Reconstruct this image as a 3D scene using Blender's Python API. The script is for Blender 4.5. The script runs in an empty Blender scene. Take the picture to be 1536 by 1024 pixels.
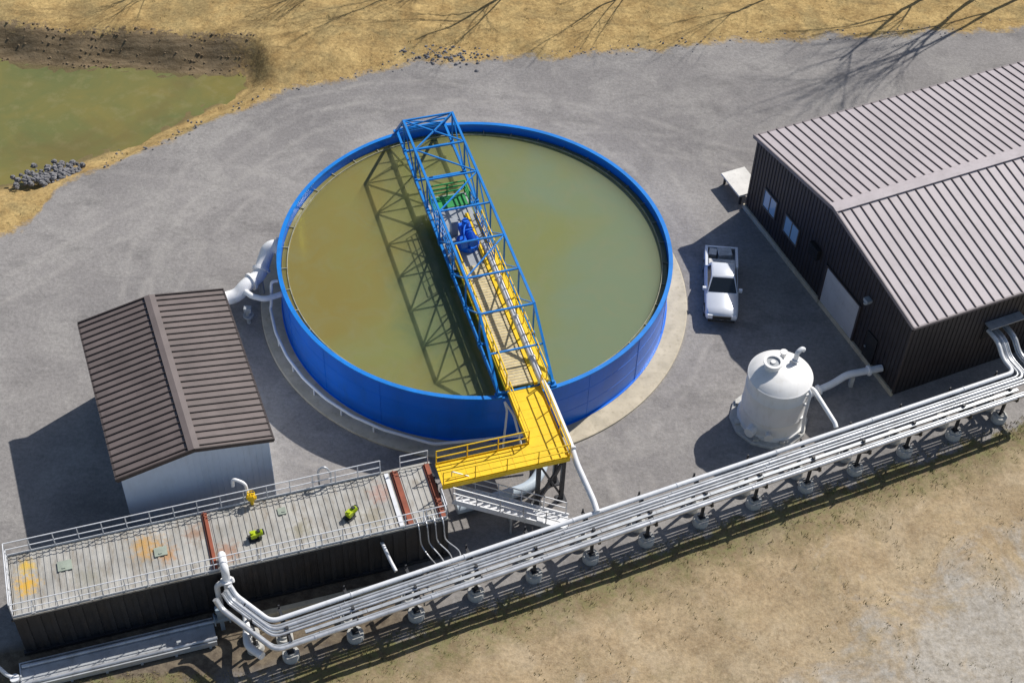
import bpy, math, random
import numpy as np
from math import *
from mathutils import Vector, Matrix
random.seed(7); np.random.seed(7)
scene=bpy.context.scene
COL=scene.collection
# ------------------------------------------------------------------ materials
class N:
    def __init__(s,name):
        s.m=bpy.data.materials.new(name); s.m.use_nodes=True
        s.t=s.m.node_tree; s.t.nodes.clear()
        s.out=s.t.nodes.new('ShaderNodeOutputMaterial')
        s.b=s.t.nodes.new('ShaderNodeBsdfPrincipled')
        s.t.links.new(s.b.outputs[0],s.out.inputs[0])
        s.co=s.t.nodes.new('ShaderNodeTexCoord').outputs['Object']
    def put(s,sock,v):
        if isinstance(v,bpy.types.NodeSocket): s.t.links.new(v,sock)
        else:
            if isinstance(v,(tuple,list)) and len(v)==3 and sock.type=='RGBA': v=(*v,1)
            sock.default_value=v
    def set(s,**k):
        for a,v in k.items(): s.put(s.b.inputs[a.replace('_',' ')],v)
    def noise(s,scale,detail=3,rough=.55,vec=None,dist=0):
        n=s.t.nodes.new('ShaderNodeTexNoise'); s.put(n.inputs['Vector'],vec or s.co)
        n.inputs['Scale'].default_value=scale; n.inputs['Detail'].default_value=detail
        n.inputs['Roughness'].default_value=rough; n.inputs['Distortion'].default_value=dist
        return n.outputs['Fac']
    def mapr(s,v,a,b,c=0.,d=1.,smooth=False):
        n=s.t.nodes.new('ShaderNodeMapRange'); n.clamp=True
        if smooth: n.interpolation_type='SMOOTHSTEP'
        s.put(n.inputs[0],v)
        for i,x in enumerate((a,b,c,d)): s.put(n.inputs[i+1],x)
        return n.outputs[0]
    def math(s,op,a,b=0.):
        n=s.t.nodes.new('ShaderNodeMath'); n.operation=op; s.put(n.inputs[0],a); s.put(n.inputs[1],b); return n.outputs[0]
    def mix(s,f,a,b,mode='MIX'):
        n=s.t.nodes.new('ShaderNodeMix'); n.data_type='RGBA'; n.blend_type=mode
        s.put(n.inputs[0],f); s.put(n.inputs[6],a); s.put(n.inputs[7],b); return n.outputs[2]
    def attr(s,name):
        n=s.t.nodes.new('ShaderNodeAttribute'); n.attribute_name=name; return n.outputs['Fac']
    def sep(s,v=None):
        n=s.t.nodes.new('ShaderNodeSeparateXYZ'); s.put(n.inputs[0],v or s.co); return n.outputs
    def scalev(s,x,y,z,vec=None):
        n=s.t.nodes.new('ShaderNodeMapping'); s.put(n.inputs[0],vec or s.co); n.inputs['Scale'].default_value=(x,y,z); return n.outputs[0]
    def dist(s,x,y,o=None):
        o=o or s.sep(); dx=s.math('SUBTRACT',o[0],x); dy=s.math('SUBTRACT',o[1],y)
        return s.math('SQRT',s.math('ADD',s.math('MULTIPLY',dx,dx),s.math('MULTIPLY',dy,dy)))
    def bump(s,h,strength=.3,dist=.05):
        n=s.t.nodes.new('ShaderNodeBump'); n.inputs['Strength'].default_value=strength; n.inputs['Distance'].default_value=dist
        s.put(n.inputs['Height'],h); s.t.links.new(n.outputs[0],s.b.inputs['Normal'])
def paint(name,c,rough=.45,var=.18,dirt=(.12,.1,.08),dirta=.25,metal=0.,sc=1.2,bump=0.,spec=.5):
    n=N(name)
    lo=tuple(x*(1-var) for x in c); hi=tuple(min(1,x*(1+var)) for x in c)
    col=n.mix(n.mapr(n.noise(sc,3),.3,.7),lo,hi)
    d=n.mapr(n.noise(sc*3.1,5,.7,n.scalev(1,1,.35)),.52,.75,0,dirta)
    col=n.mix(d,col,dirt)
    n.set(Base_Color=col,Roughness=rough,Metallic=metal,Specular_IOR_Level=spec)
    if bump: n.bump(n.noise(sc*6,3),bump,.02)
    return n.m
M={}
M['blue_wall']=paint('blue_wall_paint',(.002,.155,.70),.35,.10,(.02,.12,.32),.3,sc=.5,bump=.12)
M['blue_rim']=paint('blue_rim_paint',(.004,.19,.62),.38,.12,(.03,.1,.2),.35)
M['blue']=paint('blue_steel_paint',(.004,.19,.58),.4,.15,(.03,.08,.14),.25)
M['blue_drive']=paint('blue_machine_paint',(.006,.13,.66),.35,.2,(.02,.02,.03),.3)
M['yellow']=paint('yellow_steel_paint',(.86,.55,.008),.45,.08,(.4,.24,.03),.3)
M['white']=paint('white_pipe_paint',(.70,.71,.73),.4,.06,(.3,.27,.22),.35)
M['bright']=paint('bright_white_paint',(.84,.84,.84),.4,.04,(.45,.42,.36),.25)
M['silver']=paint('aluminium_cladding',(.56,.57,.59),.36,.18,(.18,.16,.13),.5,.5)
M['galv']=paint('galvanised_steel',(.42,.44,.46),.42,.18,(.16,.13,.1),.4,.5)
M['dark']=paint('dark_steel_paint',(.025,.027,.032),.5,.3,(.12,.08,.05),.25)
M['black']=paint('black_tank_steel',(.022,.023,.027),.55,.3,(.10,.07,.045),.35,sc=.7,bump=.3)
M['grey']=paint('grey_metal',(.32,.34,.36),.45,.15,(.12,.1,.08),.35)
M['rust']=paint('red_brown_primer',(.26,.07,.035),.7,.25,(.08,.03,.02),.4)
M['green']=paint('green_mat',(.015,.26,.06),.6,.25,(.02,.08,.03),.35)
M['lime']=paint('yellow_green_paint',(.42,.52,.01),.4,.15,(.1,.1,.02),.3)
M['tread']=paint('weathered_deck',(.50,.43,.28),.8,.2,(.22,.17,.1),.5,sc=2.5)
M['treadbar']=paint('deck_grating_bar',(.62,.50,.25),.7,.2,(.2,.15,.08),.4,sc=2.5)
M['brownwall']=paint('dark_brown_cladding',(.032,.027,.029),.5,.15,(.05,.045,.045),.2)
M['brownroof']=paint('dark_brown_roofing',(.15,.122,.115),.55,.15,(.09,.075,.07),.5,sc=.6,spec=.35)
M['brownrib']=paint('roof_seam_dark',(.05,.038,.036),.6,.15)
M['greyroof']=paint('grey_brown_roofing',(.43,.385,.395),.58,.07,(.31,.27,.275),.45,sc=.35,spec=.3)
M['greyrib']=paint('roof_seam_brown',(.085,.068,.07),.7,.2,spec=.2)
M['trim']=paint('roof_trim',(.22,.19,.195),.55,.1,spec=.3)
M['bluewall']=paint('pale_blue_cladding',(.62,.70,.82),.5,.05,(.38,.41,.43),.25,sc=.5)
M['frp']=paint('off_white_fibreglass',(.76,.75,.73),.5,.05,(.46,.42,.34),.32,sc=.9,bump=.12)
M['concrete']=paint('concrete',(.50,.44,.33),.9,.15,(.22,.18,.12),.5,sc=1.1,bump=.3)
M['footing']=paint('concrete_footing',(.50,.49,.46),.9,.15,(.2,.18,.15),.45,sc=3,bump=.3)
M['carpaint']=paint('silver_car_paint',(.70,.73,.78),.28,.02,(.5,.5,.5),.12,.2)
M['rubber']=paint('rubber',(.02,.02,.02),.8,.2)
M['bedliner']=paint('bed_liner',(.26,.26,.26),.7,.3,(.12,.11,.1),.5,sc=4)
M['cargo']=paint('cargo_box',(.50,.49,.47),.6,.3,(.2,.2,.2),.4,sc=4)
M['rock']=paint('rock',(.19,.185,.19),.9,.3,(.08,.07,.06),.5,sc=2,bump=.5)
M['clod']=paint('brown_stone',(.20,.145,.085),.95,.35,(.09,.06,.035),.5,sc=2,bump=.5)
M['bark']=paint('bark',(.14,.11,.08),.9,.25,(.06,.05,.04),.5,sc=4)
M['door']=paint('grey_door',(.46,.45,.45),.55,.06)
M['hole']=paint('dark_opening',(.012,.012,.014),.7,.2)
M['lens']=paint('lamp_lens',(.75,.77,.8),.15,.05)
M['red']=paint('red_lens',(.35,.01,.01),.25,.1)
def glassm(name,c,r=.06):
    n=N(name); n.set(Base_Color=c,Roughness=r,Specular_IOR_Level=.8); n.bump(n.noise(1.5,2),.02,.02); return n.m
M['glass']=glassm('dark_glass',(.015,.02,.025)); M['winglass']=glassm('window_glass',(.30,.46,.62),.12)
n=N('dry_weeds'); n.set(Base_Color=n.mix(n.mapr(n.noise(.9,4,.7),.4,.62),(.27,.21,.10),(.14,.14,.05)),Roughness=.9,Specular_IOR_Level=.1); M['weed']=n.m
# container deck with stains
n=N('ribbed_deck_metal')
col=n.mix(n.mapr(n.noise(.8,5,.6),.3,.7),(.31,.30,.275),(.47,.455,.42))
col=n.mix(n.mapr(n.noise(3.,5,.7,n.scalev(1,.3,1)),.48,.7,0,.7),col,(.21,.17,.12))
stain=n.noise(4,5,.7)
def spot(n,col,x,y,r,c,a=.85):
    d=n.math('ADD',n.dist(x,y),n.math('MULTIPLY',n.math('SUBTRACT',stain,.5),3.2*r))
    return n.mix(n.mapr(d,r*.2,r,a,0),col,c)
for x,y,r,c,a in [(.75,1.6,.7,(.65,.38,.03),.9),(.8,2.6,.5,(.65,.42,.03),.8),(6.3,2.2,.9,(.50,.28,.06),.8),(7.2,1.5,.6,(.45,.22,.06),.7),(9.9,.9,.7,(.32,.15,.08),.7),(8.6,2.4,.6,(.3,.15,.08),.6),(3.5,1.2,.9,(.25,.24,.18),.5),(13.5,1.2,.7,(.22,.2,.12),.6),(17.0,1.0,.7,(.24,.2,.12),.6),(17.6,2.3,.7,(.36,.17,.12),.6)]:
    col=spot(n,col,x,y,r,c,a)
n.set(Base_Color=col,Roughness=.6,Metallic=.15); M['deckmetal']=n.m
# tank water : faint milky film and clear tinted surface over a turbid scattering volume
n=N('tank_water'); o=n.sep()
big=n.noise(.15,4,.55,dist=.6)
lr=n.math('ADD',n.math('MULTIPLY',o[0],.075),n.math('MULTIPLY',n.math('SUBTRACT',big,.5),1.6))
col=n.mix(n.mapr(lr,-.85,-.05,smooth=True),(1.,.86,.46),(.95,.98,.62))
col=n.mix(n.mapr(lr,-.05,.7,smooth=True),col,(.86,1.,.90))
dx=n.math('ADD',o[0],1.7); dy=n.math('ADD',o[1],2.5)
d=n.math('SQRT',n.math('ADD',n.math('MULTIPLY',n.math('MULTIPLY',dx,dx),1.9),n.math('MULTIPLY',n.math('MULTIPLY',dy,dy),.4)))
d=n.math('ADD',d,n.math('MULTIPLY',n.math('SUBTRACT',n.noise(.3,5,.6,dist=.8),.5),8.))
col=n.mix(n.mapr(d,.3,4.6,.75,0,smooth=True),col,(.62,.80,.66))  # soft bridge shadow painted as a darker patch in the water tint
col=n.mix(n.mapr(n.noise(.5,5,.6,dist=1.2),.45,.7,0,.35),col,(1.,1.,.86))
T_=n.t.nodes
tr_=T_.new('ShaderNodeBsdfTransparent'); n.put(tr_.inputs[0],col)
df=T_.new('ShaderNodeBsdfDiffuse'); n.put(df.inputs[0],n.mix(1.,col,(.90,.90,.56),'MULTIPLY'))
m1=T_.new('ShaderNodeMixShader'); m1.inputs[0].default_value=.13; n.t.links.new(tr_.outputs[0],m1.inputs[1]); n.t.links.new(df.outputs[0],m1.inputs[2])
gl=T_.new('ShaderNodeBsdfGlossy'); gl.inputs['Roughness'].default_value=.12
fr=T_.new('ShaderNodeFresnel'); fr.inputs['IOR'].default_value=1.38
bp=T_.new('ShaderNodeBump'); bp.inputs['Strength'].default_value=.05; bp.inputs['Distance'].default_value=.03; n.put(bp.inputs['Height'],n.noise(2.2,2))
n.t.links.new(bp.outputs[0],gl.inputs['Normal'])
mx=T_.new('ShaderNodeMixShader'); n.t.links.new(fr.outputs[0],mx.inputs[0]); n.t.links.new(m1.outputs[0],mx.inputs[1]); n.t.links.new(gl.outputs[0],mx.inputs[2])
n.t.links.new(mx.outputs[0],n.out.inputs['Surface'])
vs_=T_.new('ShaderNodeVolumeScatter'); vs_.inputs['Color'].default_value=(1,1,1,1); vs_.inputs['Density'].default_value=.85
va=T_.new('ShaderNodeVolumeAbsorption'); va.inputs['Color'].default_value=(.92,.99,.50,1); va.inputs['Density'].default_value=.40
ad=T_.new('ShaderNodeAddShader'); n.t.links.new(vs_.outputs[0],ad.inputs[0]); n.t.links.new(va.outputs[0],ad.inputs[1]); n.t.links.new(ad.outputs[0],n.out.inputs['Volume'])
T_.remove(n.b); M['water']=n.m
n=N('pond_water')
col=n.mix(n.mapr(n.noise(.22,5,.6,dist=.8),.35,.68),(.20,.172,.05),(.135,.148,.05))
col=n.mix(n.mapr(n.noise(.9,5,.65),.52,.72,0,.55),col,(.25,.22,.10))
col=n.mix(n.mapr(n.noise(.12,4,.6,dist=.5),.52,.66,0,.6),col,(.15,.115,.04))
n.set(Base_Color=col,Roughness=.12,Specular_IOR_Level=.4); n.bump(n.noise(3,2),.08,.03); M['pond']=n.m
# ground
n=N('ground_cover')
g=n.attr('gv'); f=n.attr('fd'); pd=n.attr('pd')
big=n.noise(.09,3,.6); med=n.noise(.6,5,.7); fine=n.noise(5,4,.75); fin2=n.noise(16,2,.7); mid2=n.noise(.25,6,.7,dist=.5); mid3=n.noise(1.9,5,.75)
dn=lambda c,k:n.mix(1.,c,(k,k,k),'MULTIPLY')
o=n.sep()
gr=n.mix(n.mapr(big,.35,.65),(.205,.193,.188),(.285,.268,.257))
gr=n.mix(n.mapr(mid2,.46,.6,0,.5),gr,(.34,.322,.302))
gr=n.mix(n.mapr(n.noise(.35,6,.75,n.scalev(.5,1,1)),.52,.66,0,.6),gr,(.15,.142,.138))
gr=n.mix(n.mapr(mid3,.5,.68,0,.35),gr,(.17,.16,.15))
gr=n.mix(n.mapr(fine,.3,.72),dn(gr,.78),dn(gr,1.18))
gr=n.mix(n.mapr(fin2,.56,.74,0,.3),gr,(.45,.43,.405))
trk=None
brk=n.mapr(med,.38,.6)
for (cx,cy,R_) in ((2,-3,19.),(2,-3,20.9),(-3,2,15.6),(-3,2,17.4),(6,-30,43.),(6,-30,44.9),(-22,-22,31.),(-22,-22,32.9)):
    dd=n.math('ABSOLUTE',n.math('SUBTRACT',n.math('ADD',n.dist(cx,cy,o),n.math('MULTIPLY',big,3.)),R_+1.5))
    k=n.mapr(dd,.05,.35,1.,0.)
    trk=k if trk is None else n.math('MAXIMUM',trk,k)
gr=n.mix(n.math('MULTIPLY',trk,n.math('MULTIPLY',brk,.3)),gr,(.42,.395,.365))
# mottled dark brown strip of ground in front of the long tank
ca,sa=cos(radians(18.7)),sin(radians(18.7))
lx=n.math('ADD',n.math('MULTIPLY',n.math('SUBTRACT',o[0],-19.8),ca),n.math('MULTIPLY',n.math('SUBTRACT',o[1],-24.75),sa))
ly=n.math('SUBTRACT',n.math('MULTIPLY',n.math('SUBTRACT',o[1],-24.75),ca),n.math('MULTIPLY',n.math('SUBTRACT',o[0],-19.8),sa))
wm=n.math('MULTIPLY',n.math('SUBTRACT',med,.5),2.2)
brown_strip=n.math('MULTIPLY',n.mapr(n.math('ADD',ly,wm),-4.6,-3.2,0,1),n.mapr(n.math('ADD',ly,n.math('MULTIPLY',wm,.2)),.3,.9,1.,0.))
brown_strip=n.math('MULTIPLY',brown_strip,n.mapr(lx,20.,17.,0,1.))
gr=n.mix(n.math('MULTIPLY',brown_strip,.9),gr,n.mix(n.mapr(mid3,.4,.62),(.085,.062,.04),(.19,.15,.10)))
gs=n.mix(n.mapr(med,.36,.64),(.35,.23,.09),(.55,.39,.165))
gs=n.mix(n.mapr(mid3,.5,.68,0,.6),gs,(.22,.15,.065))
gs=n.mix(n.mapr(mid2,.5,.62,0,.5),gs,(.24,.195,.095))
gs=n.mix(n.mapr(n.noise(.5,5,.7,n.scalev(.25,1.6,1)),.54,.66,0,.45),gs,(.17,.12,.055))
gs=n.mix(n.mapr(fine,.35,.7),dn(gs,.66),dn(gs,1.15))
pdn=n.math('ADD',pd,n.math('ADD',n.math('MULTIPLY',n.math('SUBTRACT',mid3,.5),3.2),n.math('MULTIPLY',n.math('SUBTRACT',fine,.5),2.2)))
nor=n.math('MULTIPLY',n.mapr(n.math('ADD',o[1],n.math('MULTIPLY',mid3,3.)),21.2,21.7),n.mapr(n.math('ADD',o[0],n.math('MULTIPLY',n.math('ADD',mid3,fine),5.)),-10.2,-12.8,0,1))
band=n.noise(1.0,5,.8,n.scalev(.5,2.6,2.6))
gs=n.mix(n.math('MULTIPLY',n.mapr(pdn,2.35,2.6,.95,0.),nor),gs,n.mix(n.mapr(band,.4,.6),(.125,.09,.052),(.27,.20,.12)))
gs=n.mix(n.mapr(pd,.0,.35,.9,0),gs,(.15,.12,.055))
fl=n.mix(n.mapr(med,.36,.64),(.33,.24,.14),(.42,.32,.195))
fl=n.mix(n.mapr(mid2,.5,.62,0,.45),fl,(.45,.365,.25))
fl=n.mix(n.mapr(mid3,.5,.68,0,.55),fl,(.21,.15,.085))
fl=n.mix(n.mapr(n.noise(.42,5,.75),.52,.66,0,.4),fl,(.24,.19,.095))
pt=n.math('ADD',n.math('MULTIPLY',n.math('SUBTRACT',n.math('MULTIPLY',o[0],.40),o[1]),-.93),n.math('MULTIPLY',n.math('SUBTRACT',mid2,.5),22.))
pt2=n.math('ADD',n.dist(27,-25.5,o),n.math('MULTIPLY',n.math('SUBTRACT',mid2,.5),26.))
fl=n.mix(n.mapr(n.math('MINIMUM',n.math('ADD',pt,36.5),pt2),5.5,9.5,.85,0),fl,n.mix(n.mapr(mid3,.4,.65),(.43,.405,.365),(.31,.28,.235)))
fl=n.mix(n.mapr(fine,.3,.7),dn(fl,.7),dn(fl,1.18))
fl=n.mix(n.mapr(fin2,.52,.7,0,.28),fl,(.52,.45,.34))
fdn=n.math('ADD',f,n.math('MULTIPLY',n.math('SUBTRACT',med,.5),3.))
fl=n.mix(n.mapr(fdn,3.0,.6,0,.75),fl,n.mix(n.mapr(mid3,.42,.6),(.11,.085,.045),(.13,.15,.05)))
gvn=n.math('ADD',g,n.math('MULTIPLY',n.math('SUBTRACT',n.noise(.8,6,.75),.5),2.6))
col=n.mix(n.mapr(gvn,-.2,.3),gs,gr)
col=n.mix(n.mapr(fdn,-.1,.25),col,fl)
n.set(Base_Color=col,Roughness=.95,Specular_IOR_Level=.2)
n.bump(n.math('ADD',n.math('MULTIPLY',fine,.5),n.math('MULTIPLY',mid3,n.mapr(gvn,-.2,.3,1.,.45))),.5,.10)
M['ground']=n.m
# ------------------------------------------------------------------ mesh tools
class MB:
    def __init__(s): s.v=[];s.f=[];s.mi=[];s.sm=[]
    def add(s,vs,fs,mi=0,sm=False):
        o=len(s.v); s.v+= [tuple(v) for v in vs]
        for i,f in enumerate(fs):
            s.f.append([o+k for k in f]); s.mi.append(mi); s.sm.append(sm if not isinstance(sm,list) else sm[i])
    def box(s,a,b,mi=0):
        x0,y0,z0=a;x1,y1,z1=b
        s.add([(x0,y0,z0),(x1,y0,z0),(x1,y1,z0),(x0,y1,z0),(x0,y0,z1),(x1,y0,z1),(x1,y1,z1),(x0,y1,z1)],
              [(0,3,2,1),(4,5,6,7),(0,1,5,4),(1,2,6,5),(2,3,7,6),(3,0,4,7)],mi); return s
    def beam(s,p,q,w,h=None,mi=0):
        p=Vector(p);q=Vector(q);d=(q-p); 
        if d.length<1e-6:return s
        d.normalize(); up=Vector((0,0,1)) if abs(d.z)<.95 else Vector((1,0,0))
        a=d.cross(up).normalized(); b=a.cross(d).normalized(); h=h or w
        vs=[]
        for c in (p,q):
            for sx,sy in ((-1,-1),(1,-1),(1,1),(-1,1)): vs.append(c+a*sx*w/2+b*sy*h/2)
        s.add(vs,[(0,3,2,1),(4,5,6,7),(0,1,5,4),(1,2,6,5),(2,3,7,6),(3,0,4,7)],mi); return s
    def tube(s,path,r,seg=10,mi=0,fil=0.,cap=True):
        P=[Vector(p) for p in path]
        if fil>0 and len(P)>2:
            Q=[P[0]]
            for i in range(1,len(P)-1):
                a=P[i-1]-P[i];b=P[i+1]-P[i]; k=min(fil,a.length*.49,b.length*.49)
                A=P[i]+a.normalized()*k;B=P[i]+b.normalized()*k
                for j in range(6):
                    t=j/5; Q.append(A*(1-t)**2+P[i]*2*t*(1-t)+B*t*t)
            Q.append(P[-1]); P=Q
        T=[]
        for i in range(len(P)):
            d=(P[min(i+1,len(P)-1)]-P[max(i-1,0)]).normalized(); T.append(d)
        up=Vector((0,0,1)) if abs(T[0].z)<.9 else Vector((1,0,0))
        a=T[0].cross(up).normalized(); vs=[]
        rr=r if isinstance(r,(list,tuple)) else [r]*len(P)
        for i,p in enumerate(P):
            a=(a-T[i]*a.dot(T[i])).normalized(); b=T[i].cross(a)
            for k in range(seg):
                t=2*pi*k/seg; vs.append(p+(a*cos(t)+b*sin(t))*rr[i])
        fs=[];sm=[]
        for i in range(len(P)-1):
            for k in range(seg):
                fs.append((i*seg+k,i*seg+(k+1)%seg,(i+1)*seg+(k+1)%seg,(i+1)*seg+k));sm.append(True)
        if cap:
            fs.append(tuple(range(seg))[::-1]);sm.append(False); fs.append(tuple((len(P)-1)*seg+k for k in range(seg)));sm.append(False)
        s.add(vs,fs,mi,sm); return s
    def cyl(s,p,q,r,seg=16,mi=0,r2=None): return s.tube([p,q],[r,r if r2 is None else r2],seg,mi)
    def lathe(s,prof,c=(0,0),seg=64,mi=0,smooth=True,closed=False):
        vs=[];n=len(prof)
        for r,z in prof:
            for k in range(seg):
                t=2*pi*k/seg; vs.append((c[0]+r*cos(t),c[1]+r*sin(t),z))
        fs=[]
        rng=n if closed else n-1
        for i in range(rng):
            j=(i+1)%n
            for k in range(seg): fs.append((i*seg+k,i*seg+(k+1)%seg,j*seg+(k+1)%seg,j*seg+k))
        s.add(vs,fs,mi,smooth); return s
    def disc(s,c,r,seg=64,mi=0,flip=False):
        f=tuple(range(seg)); s.add([(c[0]+r*cos(2*pi*k/seg),c[1]+r*sin(2*pi*k/seg),c[2]) for k in range(seg)],[f[::-1] if flip else f],mi); return s
    def quad(s,pts,mi=0): s.add(pts,[tuple(range(len(pts)))],mi); return s
    def rail(s,path,h=1.05,sp=1.5,r=.025,n=2,mi=0,toe=0.):
        P=[Vector(p) for p in path]
        for a,b in zip(P[:-1],P[1:]):
            L=(b-a).length; k=max(1,round(L/sp))
            for i in range(k+1):
                c=a+(b-a)*i/k; s.tube([c,c+Vector((0,0,h))],r,6,mi)
            for j in range(n):
                z=h*(1-j/n*1.0); s.tube([a+Vector((0,0,z)),b+Vector((0,0,z))],r*1.05,6,mi)
            if toe: s.beam(a+Vector((0,0,toe/2)),b+Vector((0,0,toe/2)),.02,toe,mi)
        return s
    def make(s,name,parent,mats,sharp=40):
        me=bpy.data.meshes.new(name); me.from_pydata([tuple(v) for v in s.v],[],s.f); 
        me.polygons.foreach_set('use_smooth',s.sm); me.polygons.foreach_set('material_index',s.mi)
        for m in (mats if isinstance(mats,(list,tuple)) else [mats]): me.materials.append(M[m] if isinstance(m,str) else m)
        me.update()
        if any(s.sm):
            try: me.set_sharp_from_angle(angle=radians(sharp))
            except Exception: pass
        o=bpy.data.objects.new(name,me); COL.objects.link(o)
        if parent: o.parent=parent
        return o
def thing(name,label,cat,loc=(0,0,0),rot=0,group=None):
    e=bpy.data.objects.new(name,None); COL.objects.link(e); e.location=loc; e.rotation_euler=(0,0,rot); e.empty_display_size=.3
    e['label']=label; e['category']=cat
    if group: e['group']=group
    return e
def copy_thing(src,loc,rot,scale=None):
    t=src.copy(); COL.objects.link(t); t.location=loc; t.rotation_euler=(0,0,rot)
    if scale: t.scale=scale
    for c in src.children:
        k=c.copy(); COL.objects.link(k); k.parent=t
        for d in c.children:
            k2=d.copy(); COL.objects.link(k2); k2.parent=k
    return t
def ssmooth(t): t=np.clip(t,0,1); return t*t*(3-2*t)
# ------------------------------------------------------------------ ground
gx=[-70,-28.2,-26.6,-25.8,-24.4,-19.4,-14.4,-9.5,-4.7,5.2,16.7,37.3,200]
gy=[1.5,2.9,5.0,7.6,9.1,13.1,17.2,19.6,21.6,22.8,25.3,28.2,48]
fx=[-200,-30,-20,-8.5,.6,7.1,17.5,30.3,60,200]
fy=[-60,-28.5,-26.2,-25.4,-21.6,-18.6,-13.8,-7.9,5.6,70]
pond=np.array([(-80,21.2),(-33,20.8),(-28,20.4),(-24,20.7),(-20,20.2),(-16.8,20.4),(-16.3,19.2),(-17.3,17.9),(-19.9,15.3),(-23.3,12.7),(-25.8,10.8),(-27.6,9.4),(-29.9,8.5),(-40,5),(-80,-2)],float)
def sdist(X,Y,poly):
    D=np.full(X.shape,1e9); ins=np.zeros(X.shape,bool)
    for i in range(len(poly)):
        a=poly[i];b=poly[(i+1)%len(poly)]; ab=b-a
        t=np.clip(((X-a[0])*ab[0]+(Y-a[1])*ab[1])/(ab@ab),0,1)
        D=np.minimum(D,np.hypot(X-a[0]-t*ab[0],Y-a[1]-t*ab[1]))
        c=((a[1]>Y)!=(b[1]>Y))&(X<(b[0]-a[0])*(Y-a[1])/(b[1]-a[1]+1e-12)+a[0]); ins^=c
    return np.where(ins,-D,D)
def axis(lo,hi,st,far):
    a=list(np.arange(lo,hi+.001,st)); 
    k=st;x=hi
    while x<far: k*=1.5; x+=k; a.append(x)
    k=st;x=lo
    while x>-far: k*=1.5; x-=k; a.insert(0,x)
    return np.array(a)
ax=axis(-42,46,.4,1500); ay=axis(-34,40,.4,1500)
X,Y=np.meshgrid(ax,ay)
pdv=sdist(X,Y,pond)
wob=.35*np.sin(X*.8+Y*.3)+.25*np.sin(X*1.9-Y*.7)
gv=(np.interp(X,gx,gy)-Y)*.82+wob*.5
fd=(np.interp(X,fx,fy)-Y)*.9
pw=pdv+wob*.5
Z=-1.0+ssmooth(pw/2.6)*1.0-ssmooth(-pw/4)*1.6
Z=Z+ssmooth((pw-.2)/3)*.6*ssmooth((Y-15)/5)*ssmooth(-gv/2.5)*ssmooth((-2-X)/10)
rough=np.clip(np.maximum(-gv,fd)/2,0,1)
hills=(np.sin(X*.31+1)*np.cos(Y*.27)+.6*np.sin(X*.9+Y*.5)+.4*np.sin(X*2.1-Y*1.7)*.5)*.10
Z=Z+rough*hills*np.clip(pdv/2,0,1)+np.random.randn(*X.shape)*.03*rough
nx,ny=len(ax),len(ay)
idx=np.arange(nx*ny).reshape(ny,nx)
quads=np.stack([idx[:-1,:-1],idx[:-1,1:],idx[1:,1:],idx[1:,:-1]],-1).reshape(-1,4)
fc=lambda A:(A[:-1,:-1]+A[:-1,1:]+A[1:,1:]+A[1:,:-1]).reshape(-1)/4
cf,cg,cp=fc(fd),fc(gv),fc(pdv)
zone=np.where(cf>0,2,np.where((cg>0)&(cp>2.),1,0))
V=np.stack([X.ravel(),Y.ravel(),Z.ravel()],1); AT={'gv':gv.ravel(),'fd':fd.ravel(),'pd':pdv.ravel()}
for zi,nm in ((0,'ground'),(1,'gravel_yard'),(2,'grass_field')):
    q=quads[zone==zi]; u,inv=np.unique(q,return_inverse=True); q2=inv.reshape(-1,4)
    me=bpy.data.meshes.new(nm); me.from_pydata(V[u].tolist(),[],q2.tolist())
    for k,a in AT.items():
        at=me.attributes.new(k,'FLOAT','POINT'); at.data.foreach_set('value',a[u].astype(np.float32))
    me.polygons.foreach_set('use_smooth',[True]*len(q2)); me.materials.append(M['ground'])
    ob=bpy.data.objects.new(nm,me); COL.objects.link(ob); ob['kind']='structure'
w=MB().quad([(-80,-3,-1.0),(-14,5,-1.0),(-14,24,-1.0),(-80,24,-1.0)]).make('pond_water',None,'pond'); w['kind']='structure'
def hz(x,y):
    i=np.searchsorted(ax,x)-1; j=np.searchsorted(ay,y)-1; return float(Z[j,i])
# weeds / grass tufts
m=MB(); cnt=0
while cnt<3800:
    k=random.random()
    if k<.35:
        x=random.uniform(-26,34); y=float(np.interp(x,fx,fy))-abs(random.gauss(0,1.3))+.3
    elif k<.75:
        x=random.uniform(-22,34); y=random.uniform(-26.5,-6)
        if y>np.interp(x,fx,fy)-.5: continue
        if sin(x*.7)*cos(y*.9)+.5*sin(x*1.7+y)<.0: continue
    else:
        x=random.uniform(-36,36); y=random.uniform(3,32)
        if y<np.interp(x,gx,gy)+.3: continue
        if sdist(np.array([x]),np.array([y]),pond)[0]<(3.4 if y>18 else .3): continue
    z=hz(x,y); cnt+=1
    for b in range(6):
        a=random.random()*6.28; h=random.uniform(.04,.13); w_=random.uniform(.02,.05); lx,ly=cos(a)*h*.8,sin(a)*h*.8
        px,py=x+random.gauss(0,.08),y+random.gauss(0,.08)
        m.v+= [(px-ly*w_*6,py+lx*w_*6,z-.02),(px+ly*w_*6,py-lx*w_*6,z-.02),(px+lx,py+ly,z+h)]
        n_=len(m.v); m.f.append([n_-3,n_-2,n_-1]); m.mi.append(0); m.sm.append(False)
w=m.make('weeds',None,'weed'); w['kind']='stuff'; w['label']='dry grass tufts and low weeds on rough ground'; w['category']='weeds'
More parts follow.
